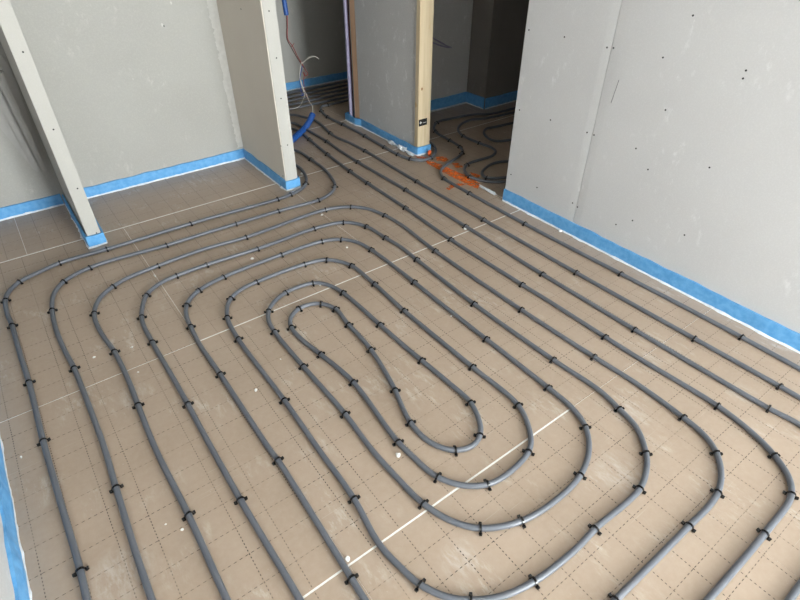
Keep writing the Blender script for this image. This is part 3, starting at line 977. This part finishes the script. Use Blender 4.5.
# purple cables poking from the wall inside the doorway
for i, (pix, lab) in enumerate((([(430, 36), (434, 38.5), (441, 42.5), (447, 46), (451, 47.5)], 'upper purple cable sticking out of the dim wall in the doorway'),
                                ([(429, 41), (434, 43), (440, 45.5), (446, 47), (450, 47.5)], 'lower purple cable sticking out of the dim wall in the doorway'))):
    wire('wall_cable', pix, .006, M_PURPLE, lab, 'cable', None, 3.53, .015, 8, None)

# ------------------------------------------------------------------ ribbed profile on the alcove wall, left of the stub
pr_ = link('wall_profile', None, None, (.08, 3.632, .25))
tag(pr_, 'short grey ribbed metal profile fixed to the wall left of the slim stub', 'profile')


def profile_part(name, pts, parent, depth, loc=(.08, 3.632, .25)):
    """vertical prism on the wall; pts = outline in x,z"""
    bm = bmesh.new()
    fr = [bm.verts.new((x - loc[0], -depth, z - loc[2])) for x, z in pts]
    bk = [bm.verts.new((x - loc[0], 0.002, z - loc[2])) for x, z in pts]
    n = len(pts)
    bm.faces.new(fr)
    bm.faces.new(bk[::-1])
    for k in range(n):
        bm.faces.new((fr[k], fr[(k + 1) % n], bk[(k + 1) % n], bk[k]))
    bmesh.ops.bevel(bm, geom=bm.edges[:], offset=min(depth * .3, .004), segments=2, affect='EDGES')
    return link(name, mesh_of(name, bm, M_METAL), parent)


profile_part('back_plate', [(-.115, .86), (.045, .245), (.115, .245), (.135, .80), (.12, .86)], pr_, .010)
profile_part('rib', [(.052, .79), (.080, .243), (.106, .243), (.098, .79)], pr_, .052)
profile_part('rib', [(.000, .82), (.050, .243), (.074, .243), (.036, .82)], pr_, .040)

# ------------------------------------------------------------------ white crumbs and foam scraps lying about
crumbs = [(182, 529.5, .0045, 'beside the third pipe near the bottom'), (165.5, 524, .0030, 'left of the third pipe near the bottom'),
          (21, 457, .0040, 'beside the loose blue strip at lower left'), (94, 357, .0050, 'between the second and third left pipes'),
          (132, 347, .0045, 'above the long white seam between left pipes'), (138, 372, .0040, 'just below the long white seam at left'),
          (256, 390, .0065, 'between the fifth and sixth left pipes'), (280.5, 359, .0035, 'between the sixth and seventh left pipes'),
          (347.5, 559, .0080, 'on the white seam beside the fifth pipe'), (398, 455, .0100, 'between the sixth loop and seventh loop below centre'),
          (451, 316, .0045, 'on the floor between the right runs of the loops'), (155, 276, .0080, 'beside the upper run of the fourth loop'),
          (252, 259, .0085, 'between the upper runs of the fourth and fifth loops'), (347, 247.5, .0065, 'above the bend of the sixth loop'),
          (320, 285, .0060, 'under the upper run of the seventh loop'), (322, 215, .0070, 'beside the upper run of the third loop'),
          (560, 231, .0100, 'at the foot of the right wall'), (321, 114, .0070, 'in the corridor beside the turning pipe'),
          (302, 174, .0110, 'beside the partition foot and the outermost pipe'), (315, 146, .0080, 'between the corridor pipes'),
          (513, 201, .0120, 'at the right wall corner by the doorway'), (465, 229, .0080, 'on the white seam by the third right pipe')]
for i, (px, py, r_, where) in enumerate(crumbs):
    p = at(px, py, Z=.003)
    bm = bmesh.new()
    bmesh.ops.create_icosphere(bm, subdivisions=2, radius=r_)
    ax = rng.uniform(.6, 1.2)
    for v in bm.verts:
        v.co *= 1 + .5 * noise.noise(v.co * (.9 / r_) + Vector((i * 3.1, 0, 0)))
        v.co.x *= ax
        v.co.y /= ax
        v.co.z *= .55
    zmin = min(v.co.z for v in bm.verts)
    o = link('foam_crumb', mesh_of('foam_crumb', bm, M_WHITE), None, (p.x, p.y, -zmin + .0002))
    tag(o, 'white crumb lying ' + where, 'crumb', 'white crumbs on the floor')

# torn white film scraps bunched at the foot of the middle wall
for i, (px, py, sx, sy, sz, lab) in enumerate(((391.5, 143.5, .034, .014, .012, 'upper of the white film scraps at the foot of the middle wall'),
                                               (402, 150, .050, .020, .016, 'middle of the white film scraps at the foot of the middle wall'),
                                               (410, 154, .036, .014, .010, 'lower of the white film scraps at the foot of the middle wall'),
                                               (489, 191, .075, .010, .008, 'long white film scrap on the doorway floor beyond the orange paint'))):
    p = at(px, py, Z=.008)
    bm = bmesh.new()
    bmesh.ops.create_icosphere(bm, subdivisions=3, radius=1)
    for v in bm.verts:
        v.co *= 1 + .75 * noise.noise(v.co * 2.1 + Vector((i * 5, 0, 0))) + .35 * noise.noise(v.co * 5.5 + Vector((0, i * 3, 0)))
        v.co = Vector((v.co.x * sy, v.co.y * sx, v.co.z * sz))
    zmin = min(v.co.z for v in bm.verts)
    o = link('film_scrap', mesh_of('film_scrap', bm, M_FILM), None, (p.x, p.y, -zmin + .0003))
    tag(o, lab, 'scrap', 'torn white film scraps')
